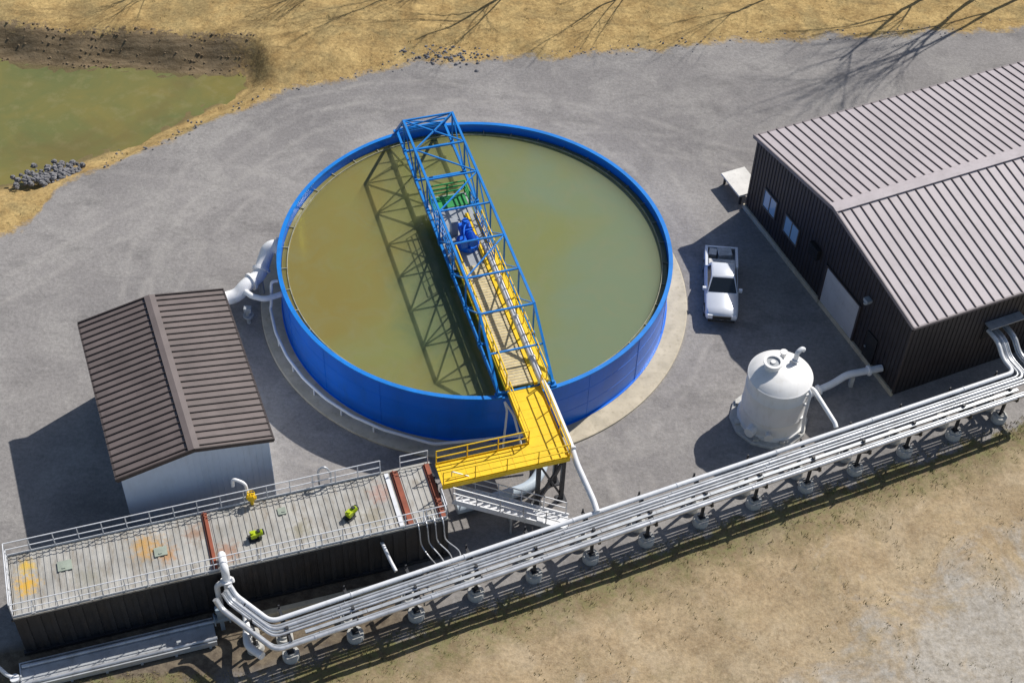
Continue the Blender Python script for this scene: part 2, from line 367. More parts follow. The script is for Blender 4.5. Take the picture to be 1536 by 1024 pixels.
# ------------------------------------------------------------------ clarifier tank
T=thing('clarifier_tank','large round blue steel settling tank full of murky green water','tank')
m=MB(); m.lathe([(10.98,.11),(10.98,3.5)],seg=160); m.lathe([(10.86,3.5),(10.86,.06)],seg=160)
for z in (1.2,2.35): m.lathe([(10.98,z-.02),(10.99,z-.015),(10.99,z+.015),(10.98,z+.02)],seg=160)
for k in range(18):
    t=2*pi*k/18+.1; c,s_=cos(t),sin(t)
    m.beam((10.98*c,10.98*s_,.13),(10.98*c,10.98*s_,3.48),.03)
m.lathe([(10.98,.123),(11.08,.123),(11.08,.16),(10.98,.16)],seg=160)
m.make('tank_wall',T,'blue_wall')
MB().lathe([(10.84,3.5),(11.07,3.5),(11.07,3.6),(10.84,3.6)],seg=160,closed=True,smooth=False).make('rim',T,'blue_rim')
MB().disc((0,0,3.02),10.83,160).lathe([(10.83,.18),(10.83,3.02)],seg=160,smooth=False).disc((0,0,.18),10.83,160,flip=True).make('water',T,'water')
MB().disc((0,0,.15),10.855,160).make('tank_floor',T,paint('sludge_floor',(.42,.40,.22),.9,.3,(.2,.2,.1),.5,sc=.4))
m=MB(); m.lathe([(10.5,2.9),(10.5,3.1),(10.54,3.1),(10.54,2.9)],seg=160,closed=True,smooth=False)
for k in range(40):
    t=2*pi*k/40; m.beam((10.54*cos(t),10.54*sin(t),3.07),(10.86*cos(t),10.86*sin(t),3.07),.05,.05)
m.make('weir',T,paint('stained_weir',(.3,.29,.2),.7,.3,(.1,.09,.05),.6,sc=3))
MB().lathe([(12.25,-.05),(12.25,.10),(12.2,.12),(10.7,.12)],seg=160,smooth=False).make('foundation',T,'concrete')
# ------------------------------------------------------------------ truss bridge
TO=(-3.87,10.29,0); TR=radians(-71.4)
B=thing('truss_bridge','blue steel truss bridge spanning the round tank','bridge',TO,TR)
zb,zt=3.82,6.1; tx=[2.1+i*16.1/6 for i in range(7)]; bx=[0.15]+tx+[21.7]
for sd in (-1.47,1.47):
    m=MB(); m.beam((.1,sd,zb),(21.8,sd,zb),.14,.18); m.beam((tx[0],sd,zt),(tx[-1],sd,zt),.13,.13)
    m.beam((.15,sd,zb),(tx[0],sd,zt),.13); m.beam((21.7,sd,zb),(tx[-1],sd,zt),.13)
    for i,x in enumerate(tx): m.beam((x,sd,zb),(x,sd,zt),.085)
    for i in range(6):
        a,b=tx[i],tx[i+1]
        if i<3: m.beam((a,sd,zt),(b,sd,zb),.07)
        else: m.beam((a,sd,zb),(b,sd,zt),.07)
    for x in (.1,21.75): m.box((x-.18,sd-.16,3.6),(x+.18,sd+.16,3.72))
    for x in tx: m.box((x-.16,sd-.085,zb-.18),(x+.16,sd+.085,zb+.18)) ; 
    m.make('truss_side',B,'blue')
m=MB()
for i,x in enumerate(tx): m.beam((x,-1.47,zt),(x,1.47,zt),.09)
for i in range(6):
    a,b=tx[i],tx[i+1]
    if i in (0,): m.beam((a,-1.47,zt),(b,1.47,zt),.075); m.beam((a,1.47,zt),(b,-1.47,zt),.075)
    elif i in (1,): m.beam((a,-1.47,zt),(b,1.47,zt),.07)
    elif i in (2,4): m.beam((a,1.47,zt),(b,-1.47,zt),.07)
for x in (1.1,20.): 
    z=zb+(zt-zb)*((x-.15)/1.95 if x<5 else (21.7-x)/3.5); m.beam((x,-1.47,z),(x,1.47,z),.08)
m.beam((.1,-1.47,zb),(.1,1.47,zb),.12); m.beam((.15,-1.47,zb),(tx[0],1.47,zt),.07); m.beam((.15,1.47,zb),(tx[0],-1.47,zt),.07)
m.make('top_bracing',B,'blue')
for i,x in enumerate(bx): MB().beam((x,-1.39,zb-.06),(x,1.39,zb-.06),.12).make('floor_beam',B,'blue')
MB().box((6.6,-1.36,zb+.03),(12.6,1.0,zb+.09)).make('platform',B,'grey')
MB().box((6.7,-1.2,zb+.094),(7.7,.9,zb+.13)).make('platform_mat',B,'green')
MB().rail([(6.7,-1.15,zb+.13),(6.7,.95,zb+.13),(7.7,.95,zb+.13)],.9,1.0,.045,3).make('green_railing',B,'green')
MB().rail([(12.6,-1.3,zb+.09),(7.8,-1.3,zb+.09)],1.05,1.3,.03,3).rail([(7.8,1.0,zb+.09),(12.6,1.0,zb+.09)],1.05,1.3,.03,3).make('platform_railing',B,'blue')
# walkway
W=thing('access_walkway','yellow steel walkway with handrails leading onto the round tank','walkway',TO,TR)
m=MB()
m.box((12.62,-.88,3.92),(21.6,.42,3.98),0)
k=12.7
while k<21.5: m.box((k,-.87,3.981),(k+.08,.41,3.995),1); k+=.2
m.make('walkway_deck',W,['tread','treadbar'])
m=MB()
for y in (-1.0,.55,1.14):
    m.beam((8.5 if y>0 else 11.5,y,3.92),(21.7,y,3.92),.19,.26)
for x in np.arange(12.7,21.5,1.34): m.beam((x,.52,3.84),(x,1.12,3.84),.08,.1)
m.box((21.75,-.92,3.70),(26.6,.72,3.78)); m.box((25.3,-5.75,3.70),(26.6,-.92,3.779))
for a,b in (((21.75,-.95,3.66),(25.3,-.95,3.66)),((25.27,-5.75,3.66),(25.27,-.95,3.66)),((26.63,-5.75,3.66),(26.63,.78,3.66)),((21.75,.75,3.66),(26.6,.75,3.66))): m.beam(a,b,.07,.30)
for x in np.arange(21.9,26.5,.6): m.box((x,-.9,3.781),(x+.03,.7,3.79))
for y in np.arange(-5.6,-1.1,.6): m.box((25.32,y,3.781),(26.58,y+.03,3.79))
m.make('walkway_frame',W,'yellow')
m=MB()
m.rail([(11.8,-1.0,3.98),(21.6,-1.0,3.98)],1.05,1.3,.04,toe=.15); m.rail([(9.5,1.14,3.98),(21.6,1.14,3.98)],1.05,1.3,.035,toe=.0)
m.rail([(21.9,-.95,3.78),(25.27,-.95,3.78),(25.27,-5.7,3.78)],1.0,1.6,.032,2,toe=.1)
m.rail([(21.9,.75,3.78),(26.6,.75,3.78)],1.0,1.6,.032,2,toe=.1)
m.rail([(26.62,.75,3.78),(26.62,-5.7,3.78)],1.0,1.6,.032,2,toe=.1)
m.make('handrail',W,'yellow')
for x,y in ((26.3,.6),(26.3,-.7),(25.2,.6)):
    m=MB().beam((x,y,0),(x,y,3.56),.2).box((x-.25,y-.25,0),(x+.25,y+.25,.06))
    if (x,y)==(26.3,.6): m.beam((26.3,.6,.3),(26.3,-.7,3.3),.1).beam((26.3,-.7,.3),(26.3,.6,3.3),.1).beam((25.2,.6,.4),(26.3,.6,3.2),.1).beam((26.3,-.6,3.45),(26.3,.5,3.45),.18)
    m.make('support_column',W,'dark')
# drive unit
D=thing('rake_drive_unit','bright blue motor and gearbox standing on the bridge platform','machine',(-.42,-.05,3.92),TR); D.scale=(.85,.8,.9)
MB().cyl((0,0,0),(0,0,.35),.8,28).cyl((0,0,.35),(0,0,.6),.6,28).make('turntable',D,'blue_drive')
m=MB(); m.box((-.9,-.45,.6),(-.1,.35,1.15)); m.cyl((-.5,-.05,1.15),(-.5,-.05,1.6),.26,18); m.cyl((-.5,-.05,1.6),(-.5,-.05,1.68),.2,18)
m.cyl((.1,.1,.95),(1.0,.1,.95),.3,18)
for i in range(8): m.cyl((.2+i*.09,.1,.95),(.23+i*.09,.1,.95),.34,18)
m.box((.3,-.75,.6),(.9,-.3,1.1)); m.tube([(.6,-.5,1.1),(.6,-.5,1.5),(0,-.3,1.5),(-.4,0,1.5)],.06,8,0,.2)
m.make('gear_motor',D,'blue_drive')
MB().box((-1.5,-.9,0),(-1.05,-.4,1.15)).make('control_box',D,'grey')
MB().cyl((0,0,-.88),(0,0,0),.3,20).make('drive_shaft',D,'dark')
def tw(L,y,z): 
    c,s_=cos(TR),sin(TR); return (TO[0]+L*c-y*s_,TO[1]+L*s_+y*c,z)
P=thing('feed_pipe','white pipe beside the yellow walkway running down to the rack','pipe',(0,0,0))
m=MB(); m.tube([tw(11.3,.84,4.05),tw(21.6,.84,4.05),tw(22.3,1.0,3.95),tw(26.0,1.0,3.95),tw(26.9,1.05,3.5),(6.6,-16.6,2.75),(6.75,-17.1,2.62)],.155,14,0,.35)
for L in (14,17,20,26.2): m.cyl(tw(L,.84 if L<22 else 1.0,4.05 if L<22 else 3.93),tw(L+.08,.84 if L<22 else 1.0,4.05 if L<22 else 3.92),.21,14)
m.make('pipe_body',P,'white')
# ------------------------------------------------------------------ stairs
S=thing('access_stairs','long aluminium staircase with handrails descending from the container roof','stairs',(-.35,-16.7,0),radians(7))
m=MB(); n_=17; Ls=5.9
for i in range(n_):
    x=.15+i*(Ls-.15)/n_; z=3.2-i*3.2/n_-.1; m.box((x,-.45,z-.03),(x+.34,.45,z)); m.box((x+.32,-.45,z-.17),(x+.34,.45,z-.031))
m.make('treads',S,'white')
for y in (-.49,.49): MB().beam((0,y,3.1),(Ls,y,.0),.06,.32).make('stringer',S,'white')
for y in (-.49,.49):
    m=MB()
    for j in (1.0,.55): m.tube([(0,y,3.2+j),(Ls-.1,y,.1+j)],.035,6)
    for i in range(6):
        x=Ls*i/5-.02*i; z=3.15-3.1*x/Ls; m.tube([(x,y,z),(x,y,z+1.05)],.03,6)
    m.make('handrail',S,'silver')
MB().beam((2.9,-.4,0),(2.9,-.4,1.5),.1).beam((2.9,.4,0),(2.9,.4,1.5),.1).beam((2.9,-.4,.1),(2.9,.4,1.4),.06).make('stair_leg',S,'galv')
# ------------------------------------------------------------------ long container tank
CO=(-19.8,-24.75,0); CR=radians(18.7)
def cw(x,y,z): c,s_=cos(CR),sin(CR); return (CO[0]+x*c-y*s_,CO[1]+x*s_+y*c,z)
C=thing('process_tank','long black rectangular steel tank with a ribbed railed roof deck','tank',CO,CR)
LT,WT=20.4,3.45
m=MB(); m.box((0,0,.25),(LT,WT,3.08))
for x in np.arange(.3,LT-.2,.62):
    m.box((x,-.07,.3),(x+.22,0,3.0)); m.box((x,WT,.3),(x+.22,WT+.07,3.0))
for y in np.arange(.3,WT-.2,.6): m.box((-.07,y,.3),(0,y+.2,3.0)); m.box((LT,y,.3),(LT+.07,y+.2,3.0))
m.box((-.1,-.1,3.0),(LT+.1,0,3.09)); m.box((-.1,WT,3.0),(LT+.1,WT+.1,3.09)); m.box((-.1,-.11,.1),(LT+.1,.1,.29)); m.box((-.1,WT-.1,.1),(LT+.1,WT+.1,.29))
m.make('tank_shell',C,'black')
m=MB(); m.box((.05,.05,3.09),(LT-.05,WT-.05,3.15))
for a,b in ((.05,9.0),(9.4,18.35),(18.75,20.1)):
    m.box((a,.06,3.15),(b,WT-.06,3.17))
    x=a+.08
    while x<b-.15: m.box((x,.08,3.17),(x+.1,WT-.08,3.205)); x+=.3
m.box((.0,-.08,3.095),(LT,.05,3.21)); m.box((0,WT-.05,3.095),(LT,WT+.08,3.21))
m.make('roof_deck',C,'deckmetal')
for a,b in ((9.08,9.32),(18.38,18.72),(20.02,20.33)): MB().box((a,.07,3.15),(b,WT-.07,3.25)).box((a+.08,.07,3.25),(a+.13,WT-.07,3.33)).make('roof_beam',C,'rust')
MB().box((18.05,.1,3.206),(18.25,WT-.1,3.235)).make('roof_strip',C,'white')
hm=paint('grey_green_hatch',(.30,.34,.28),.6,.2)
for x,y,sx,sy in ((6.6,1.5,.6,.5),(2.2,1.9,.65,.55),(12.6,2.3,.4,.4)): 
    MB().box((x,y,3.2),(x+sx,y+sy,3.26)).box((x+.2,y+.1,3.26),(x+.35,y+.16,3.3)).make('hatch',C,hm)
m=MB(); h0=3.2
m.rail([(0,0,h0),(LT-.05,0,h0)],1.0,1.0,.026,2,toe=.12); m.rail([(0,0,h0),(0,WT,h0)],1.0,1.1,.026,2,toe=.12)
m.rail([(0,WT,h0),(17.9,WT,h0)],1.0,1.1,.026,2,toe=.12); m.rail([(18.9,WT,h0),(LT-.1,WT,h0)],1.0,1.0,.026,2); m.rail([(LT-.05,0,h0),(LT-.05,1.0,h0)],1.0,1.0,.026,2)
for x in np.arange(1,LT-1,2.6): m.tube([(x,0,h0+1),(x-.1,-.35,h0+.5),(x,0,h0)],.02,6)
m.make('railing',C,'white')
A0=None
for i,(x,y) in enumerate(((-9.6,-19.9),(-5.2,-18.45))):
    loc=(x,y,3.205)
    if A0 is None:
        A0=thing('agitator_motor','small yellow green motor with gearbox on the ribbed tank roof','machine',loc,CR+.1,'motors on the tank roof'); A0.scale=(.66,.76,.75)
        MB().box((-.38,-.3,0),(.38,.3,.06)).cyl((0,0,.06),(0,0,.2),.24,16).make('base_plate',A0,'dark')
        m=MB(); m.box((-.2,-.2,.2),(.22,.2,.55)); m.cyl((.22,0,.38),(.7,0,.38),.19,16)
        for j in range(6): m.cyl((.26+j*.07,0,.38),(.285+j*.07,0,.38),.225,16)
        m.cyl((-.05,0,.55),(-.05,0,.68),.12,14); m.make('motor_body',A0,'lime')
        MB().cyl((.7,0,.38),(.8,0,.38),.2,16).make('fan_cover',A0,'dark'); MB().box((.32,-.1,.58),(.52,.1,.7)).make('terminal_box',A0,'dark')
    else: copy_thing(A0,loc,CR+.1+i*.5)
H=thing('yellow_valve','yellow valve with handwheel at the tank roof railing','valve',(-9.95,-17.9,3.2),0); H.scale=(.8,.8,.85)
MB().cyl((0,0,0),(0,0,.7),.1,10).box((-.2,-.16,.45),(.2,.16,.85)).cyl((-.3,0,.6),(.3,0,.6),.12,10).make('valve_body',H,'yellow')
MB().lathe([(.22,.95),(.25,.98),(.22,1.01),(.19,.98)],seg=20,closed=True).beam((-.22,0,.98),(.22,0,.98),.03).beam((0,-.22,.98),(0,.22,.98),.03).cyl((0,0,.8),(0,0,.98),.03,8).make('handwheel',H,'yellow')
H=thing('roof_vent_pipe','bent white pipe rising by the tank roof railing','pipe',(-10.5,-17.5,0),0)
MB().tube([(.35,-.1,3.1),(.25,0,4.3),(-.35,.1,4.5),(-.4,.1,3.9)],.08,10,0,.25).make('pipe_body',H,'bright')
H=thing('hoop_vent','small galvanised hoop shaped vent standing by the railing','pipe',(-6.6,-16.4,0),0)
MB().tube([(-.3,0,3.0),(-.3,0,4.1),(0,0,4.45),(.3,0,4.1),(.3,0,3.0)],.06,10,0,.25).make('pipe_body',H,'silver')
# ------------------------------------------------------------------ small building
SB=thing('small_shed','small metal shed with dark brown ribbed roof and pale blue walls','shed',(-20.08,-8.535,0),.3857)
w_,l_,he,hr=7.58,10.62,5.3,6.05
i_=.22
m=MB(); x0,x1,y0,y1=i_,w_-i_,-l_+i_,-i_
m.quad([(x0,y0,0),(x1,y0,0),(x1,y0,he-.05),(w_/2,y0,hr-.1),(x0,y0,he-.05)]); m.quad([(x1,y1,0),(x0,y1,0),(x0,y1,he-.05),(w_/2,y1,hr-.1),(x1,y1,he-.05)])
m.quad([(x0,y1,0),(x0,y0,0),(x0,y0,he-.05),(x0,y1,he-.05)]); m.quad([(x1,y0,0),(x1,y1,0),(x1,y1,he-.05),(x1,y0,he-.05)])
for x in np.arange(x0+.15,x1,.3): 
    zt_=he+(hr-he)*(1-abs(x-w_/2)/(w_/2))-.14; m.box((x,y0-.025,.05),(x+.05,y0,zt_)); m.box((x,y1,.05),(x+.05,y1+.025,zt_))
for y in np.arange(y0+.15,y1,.3): m.box((x1,y,.05),(x1+.025,y+.05,he-.1)); m.box((x0-.025,y,.05),(x0,y+.05,he-.1))
m.make('shed_wall',SB,'bluewall')
def gable_roof(parent,X0,X1,Y0,Y1,ridge_axis,he,hr,sp,mats,rw,rh,name='roof',th=.09):
    m=MB()
    def P(a,b,z): return (a,b,z) if ridge_axis=='x' else (b,a,z)
    if ridge_axis=='x': A0_,A1_,B0,B1=X0,X1,Y0,Y1
    else: A0_,A1_,B0,B1=Y0,Y1,X0,X1
    mid=(B0+B1)/2
    for be in (B0,B1):
        vs=[P(A0_,be,he),P(A1_,be,he),P(A1_,mid,hr),P(A0_,mid,hr)]; vs+=[(x,y,z-th) for x,y,z in vs]
        m.add(vs,[(0,1,2,3),(7,6,5,4),(0,4,5,1),(3,2,6,7),(0,3,7,4),(1,5,6,2)],0)
        a=A0_+sp*.5
        while a<A1_-.05:
            p=Vector(P(a,be,he+rh/2)); q=Vector(P(a,mid+(be-mid)*.02,hr-(hr-he)*.02+rh/2)); m.beam(p,q,rw,rh,1); a+=sp
        for aa in (A0_-.03,A1_+.03): m.beam(P(aa,be,he-.03),P(aa,mid,hr-.03),.07,.24,2)
        m.beam(P(A0_,be,he-.06),P(A1_,be,he-.06),.10,.16,2)
    return m.make(name,parent,mats)
gable_roof(SB,0,w_,-l_,0,'y',he,hr,.42,['brownroof','brownrib','brownrib'],.055,.07)
m=MB(); 
for s_ in (-1,1): m.quad([(w_/2,-l_-.05,hr+.11),(w_/2,.05,hr+.11),(w_/2+s_*.28,.05,hr+.055),(w_/2+s_*.28,-l_-.05,hr+.055)])
m.make('ridge_cap',SB,paint('ridge_cap_brown',(.15,.122,.115),.5,.1))
# ------------------------------------------------------------------ large building
LB=thing('metal_building','large dark brown metal clad building with ribbed grey roof','building',(16.065,8.292,0),radians(25.45))
X1,YN=34,-16.5; he,hr=5.65,7.0
m=MB(); a=.1
m.quad([(a,YN+a,0),(X1,YN+a,0),(X1,YN+a,he-.08),(a,YN+a,he-.08)]); m.quad([(X1,-a,0),(a,-a,0),(a,-a,he-.08),(X1,-a,he-.08)])
m.quad([(a,-a,0),(a,YN+a,0),(a,YN+a,he-.08),(a,YN/2,hr-.12),(a,-a,he-.08)]); m.quad([(X1,YN+a,0),(X1,-a,0),(X1,-a,he-.08),(X1,YN/2,hr-.12),(X1,YN+a,he-.08)])
for y in np.arange(YN+.3,-.2,.3):
    z=he+(hr-he)*(1-abs(y-YN/2)/(-YN/2))-.2; m.box((a-.035,y,.36),(a,y+.06,z))
for x in np.arange(.3,X1,.3): m.box((x,YN+a-.035,.05),(x+.06,YN+a,he-.12))
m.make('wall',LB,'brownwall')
gable_roof(LB,-.05,X1+.1,YN-.1,.1,'x',he,hr,.60,['greyroof','greyrib','trim'],.05,.055)
m=MB()
for s_ in (-1,1): m.quad([(-.12,YN/2,hr+.12),(X1+.2,YN/2,hr+.12),(X1+.2,YN/2+s_*.35,hr+.06),(-.12,YN/2+s_*.35,hr+.06)])
m.beam((-.1,YN/2+.35,hr+.03),(X1,YN/2+.35,hr+.03),.03,.07); m.beam((-.1,YN/2-.35,hr+.03),(X1,YN/2-.35,hr+.03),.03,.07)
m.make('ridge_cap',LB,paint('ridge_cap_grey',(.44,.395,.405),.6,.08,spec=.2))
MB().box((a-.12,YN+.02,0),(a-.01,-.02,.34)).make('plinth',LB,'concrete')
wf=paint('window_frame',(.12,.11,.11),.5)
for t0,t1 in ((1.9,3.2),(4.3,5.7)):
    wn=MB().box((a-.07,-t1,1.85),(a-.02,-t0,3.05)).make('window',LB,'winglass')
    m=MB(); 
    for A_,B_ in (((a-.11,-t1-.08,1.77),(a-.02,-t0+.08,1.85)),((a-.11,-t1-.08,3.05),(a-.02,-t0+.08,3.13)),((a-.11,-t1-.08,1.852),(a-.02,-t1,3.048)),((a-.11,-t0,1.852),(a-.02,-t0+.08,3.048)),((a-.10,-(t0+t1)/2-.03,1.853),(a-.071,-(t0+t1)/2+.03,3.047))): m.box(A_,B_)
    m.make('frame',wn,wf)
m=MB(); m.box((a-.08,-12.2,.1),(a-.045,-8.9,3.0))
for z in np.arange(.7,3,.58): m.box((a-.086,-12.15,z),(a-.081,-8.95,z+.03))
gd=m.make('garage_door',LB,'door')
MB().box((a-.12,-12.36,.0),(a-.02,-12.21,3.12)).box((a-.12,-8.89,.0),(a-.02,-8.74,3.12)).box((a-.12,-12.21,3.01),(a-.02,-8.89,3.12)).make('frame',gd,'brownrib')
dd=MB().box((a-.09,-14.3,.1),(a-.04,-13.35,2.25)).make('door',LB,'hole'); MB().box((a-.15,-13.55,1.05),(a-.10,-13.43,1.15)).make('handle',dd,'galv')
m=MB(); m.box((a-.3,-8.0,2.75),(a-.04,-7.1,3.5))
for z in np.arange(2.8,3.5,.12): m.box((a-.33,-7.95,z),(a-.30,-7.15,z+.04))
m.make('wall_vent',LB,'hole')
MB().box((a-.35,-13.0,4.0),(a-.02,-12.6,4.2)).cyl((a-.3,-12.8,4.0),(a-.3,-12.8,3.9),.12,12).make('wall_light',LB,'grey')
op=MB().box((5.2,YN+.02,2.5),(7.3,YN+.09,3.7)).make('wall_opening',LB,'hole')
MB().box((5.1,YN-.5,3.76),(7.4,YN+.07,3.82)).make('awning',op,'galv')
MB().tube([(a-.08,YN+.02,5.3),(a-.08,YN+.02,.3)],.05,8).make('downpipe',LB,'brownrib')
LD=thing('concrete_landing','pale raised landing slab against the dark building corner','landing',(15.75,9.2,0),radians(25.45))
MB().box((-.35,-.75,.75),(1.3,1.5,.87)).make('landing_slab',LD,paint('pale_slab',(.66,.64,.6),.8,.1))
for x,y in ((-.1,-.6),(-.1,1.35),(1.15,1.35)): MB().beam((x,y,0),(x,y,.75),.12).make('leg',LD,'dark')
# ------------------------------------------------------------------ white storage tank
V_=thing('storage_tank','off white fibreglass tank with shouldered top on a broad base','tank',(16.35,-8.5,0),0); V_.scale=(.92,.92,.97)
m=MB(); m.lathe([(2.3,0),(2.3,.14),(2.25,.2),(0.01,.2)],c=(-.12,-.05),seg=12,smooth=False); 
for k in range(8):
    t=k*pi/4+.3; m.box((2.0*cos(t)-.25,2.0*sin(t)-.18,.02),(2.0*cos(t)+.06,2.0*sin(t)+.16,.36))
m.make('base',V_,'footing')
pr=[(1.98,.2),(1.98,.36),(1.88,.42),(1.85,.9),(1.84,1.3),(1.87,1.35),(1.84,1.4),(1.82,2.2),(1.81,2.75),(1.84,2.8),(1.84,2.88),(1.81,2.92),(1.79,3.55),(1.86,3.6),(1.86,3.74),(1.76,3.80),(1.62,3.95),(1.2,4.12),(.8,4.24),(.4,4.30),(.01,4.32)]
MB().lathe(pr,seg=56).make('shell',V_,'frp',40)
MB().lathe([(.46,4.1),(.46,4.6),(.56,4.62),(.56,4.70),(.40,4.70),(.40,4.57),(.34,4.55)],c=(-.55,.05),seg=28,smooth=False).disc((-.55,.05,4.59),.40,28,1).cyl((-.55,.05,4.57),(-.55,.05,4.68),.14,12).make('manhole',V_,['frp','grey'])
MB().tube([(.8,.55,4.0),(.8,.55,4.95),(1.05,.72,5.08),(1.18,.82,4.92)],.14,14,0,.25).cyl((.8,.55,4.35),(.8,.55,4.43),.23,16).make('vent_pipe',V_,'white')
MB().cyl((.15,.95,4.1),(.15,.95,4.5),.16,14).cyl((.15,.95,4.5),(.15,.95,4.56),.22,14).make('nozzle',V_,'frp')
m=MB(); m.tube([(1.5,-1.05,3.7),(1.64,-1.14,3.5),(1.62,-1.18,1.6),(1.7,-1.22,.4)],.09,10,0,.2); 
for z in (1.4,2.5,3.3): m.box((1.4,-1.2,z),(1.68,-1.0,z+.06))
m.make('side_pipe',V_,'white')
MB().cyl((-.4,-1.75,.75),(-.4,-2.1,.75),.16,14).cyl((-.4,-2.1,.75),(-.4,-2.16,.75),.25,14).make('nozzle',V_,'frp')
MB().cyl((-1.15,-1.35,.7),(-1.5,-1.8,.7),.3,16).make('nozzle',V_,'frp')
P=thing('supply_pipe','white pipe running from the dark building wall to the storage tank','pipe')
m=MB(); m.tube([(22.6,-5.4,1.0),(20.6,-6.0,1.0),(19.9,-6.4,.7),(18.4,-7.2,.55),(17.6,-7.9,.55)],.2,14,0,.35)
for p,q in (((21.9,-5.61,1.0),(21.8,-5.64,1.0)),((19.1,-6.82,.61),(19.0,-6.87,.6))): m.cyl(p,q,.3,16)
m.make('pipe_body',P,'bright'); MB().box((20.9,-6.05,0),(21.1,-5.75,.8)).make('pipe_stand',P,'footing'); MB().box((18.9,-7.05,0),(19.1,-6.75,.4)).make('pipe_stand',P,'footing')
P=thing('overflow_pipe','thin white pipe sloping from storage tank to pipe rack','pipe')
MB().tube([(17.8,-8.9,3.2),(18.1,-9.1,3.2),(19.1,-10.9,2.7),(19.15,-11.1,2.6)],.12,12,0,.2).make('pipe_body',P,'bright')
# ------------------------------------------------------------------ pickup
K=thing('pickup_truck','silver white double cab pickup truck parked in building shade','pickup truck',(14.2,.85,0),radians(-92.8))
def loft(m,secs,mi=0):
    n=len(secs[0]); o=[]
    for s in secs: o+=s
    fs=[]
    for i in range(len(secs)-1):
        for k in range(n): fs.append((i*n+k,i*n+(k+1)%n,(i+1)*n+(k+1)%n,(i+1)*n+k))
    fs.append(tuple(range(n))[::-1]); fs.append(tuple((len(secs)-1)*n+k for k in range(n)))
    m.add(o,fs,mi,True)
def sec(x,w,zb_,zt_,cr=.0):
    return [(x,-w*.9,zb_),(x,w*.9,zb_),(x,w,zb_+.12),(x,w*1.0,zt_-.22),(x,w*.95,zt_-.06),(x,w*.86,zt_),(x,0,zt_+cr),(x,-w*.86,zt_),(x,-w*.95,zt_-.06),(x,-w*1.0,zt_-.22),(x,-w,zb_+.12)]
m=MB(); loft(m,[sec(-1.0,.95,.38,1.18),sec(.0,.95,.38,1.18),sec(1.1,.95,.38,1.17,.02),sec(1.35,.95,.38,1.14,.04),sec(2.2,.94,.4,1.06,.06),sec(2.52,.90,.42,1.0,.05),sec(2.66,.84,.45,.88,.02),sec(2.70,.80,.5,.75)])
m.box((-2.68,.80,.42),(-1.0,.95,1.2)); m.box((-2.68,-.95,.42),(-1.0,-.80,1.2)); m.box((-2.7,-.93,.45),(-2.58,.93,1.18)); m.box((-1.12,-.80,.6),(-1.0,.80,1.2))
def cab(e,z0,z1):
    return [(-1.02+e,-.86+e,z0),(1.18-e,-.86+e,z0),(1.18-e,.86-e,z0),(-1.02+e,.86-e,z0),(-.72,-.68,z1),(.42,-.66,z1),(.42,.66,z1),(-.72,.68,z1)]
c=cab(0,1.16,1.76); m.add(c,[(0,1,5,4),(1,2,6,5),(2,3,7,6),(3,0,4,7)],0)
m.add([(-.72,-.68,1.76),(.42,-.66,1.76),(.42,.66,1.76),(-.72,.68,1.76),(-.62,-.56,1.82),(.3,-.54,1.82),(.3,.54,1.82),(-.62,.56,1.82)],[(0,1,5,4),(1,2,6,5),(2,3,7,6),(3,0,4,7),(4,5,6,7)],0,True)
m.make('body',K,'carpaint',35)
m=MB(); m.box((-2.58,-.80,.58),(-1.12,.80,.84)); m.box((-2.575,-.798,.84),(-2.56,.798,1.1)); 
for i in range(7): m.box((-2.5,-.7+i*.22,.84),(-1.15,-.64+i*.22,.865))
m.make('bed_liner',K,'bedliner')
MB().box((-1.5,-.75,.87),(-1.14,.75,1.22)).box((-1.52,-.77,1.22),(-1.12,.77,1.26)).make('toolbox',K,'cargo')
crate=thing('cargo_crate','pale grey crate lying in the pickup bed','crate',(14.45,3.0,.87),radians(-85))
MB().box((-.3,-.35,0),(.3,.4,.36)).box((-.33,-.38,.36),(.33,.43,.41)).make('crate_box',crate,'cargo')
crate=thing('cargo_crate','small galvanised crate lying in the pickup bed','crate',(13.8,3.05,.87),radians(-100))
MB().box((-.25,-.2,0),(.25,.2,.3)).box((-.27,-.22,.3),(.27,.22,.34)).make('crate_box',crate,'galv')
def inset(m,q,fx,fy,off):
    q=[Vector(p) for p in q]; nn=(q[1]-q[0]).cross(q[3]-q[0]).normalized()
    ex=(q[1]-q[0]+q[2]-q[3])/2; ey=(q[3]-q[0]+q[2]-q[1])/2
    m.quad([p+nn*off - ex*sx*fx - ey*sy*fy for p,(sx,sy) in zip(q,((-1,-1),(1,-1),(1,1),(-1,1)))])
m=MB(); inset(m,[c[1],c[2],c[6],c[5]],.035,.06,.006); m.make('windshield',K,'glass')
m=MB(); inset(m,[c[3],c[0],c[4],c[7]],.06,.12,.006); m.make('rear_window',K,'glass')
for q in ([c[0],c[1],c[5],c[4]],[c[2],c[3],c[7],c[6]]):
    m=MB(); inset(m,q,.09,.12,.006); m.make('side_window',K,'glass')
for x in (-1.75,1.75):
    for y in (-.84,.84):
        s_=1 if y>0 else -1
        wh=MB().cyl((x,y-.12*s_,.38),(x,y+.14*s_,.38),.38,24).make('wheel',K,'rubber')
        MB().cyl((x,y+.12*s_,.38),(x,y+.148*s_,.38),.23,18).make('rim',wh,'galv')
MB().box((2.69,-.52,.62),(2.735,.52,.84)).box((2.66,-.75,.42),(2.74,.75,.54)).make('grille',K,'rubber')
for y in (-.68,.68): MB().box((2.55,y-.14,.74),(2.71,y+.14,.90)).make('headlight',K,'lens')
for y in (-.88,.88): MB().box((-2.72,y-.07,.75),(-2.68,y+.07,1.1)).make('taillight',K,'red')
for y in (-1.03,1.03): MB().box((.82,y-.1,1.12),(.98,y+.1,1.3)).make('mirror',K,'carpaint')
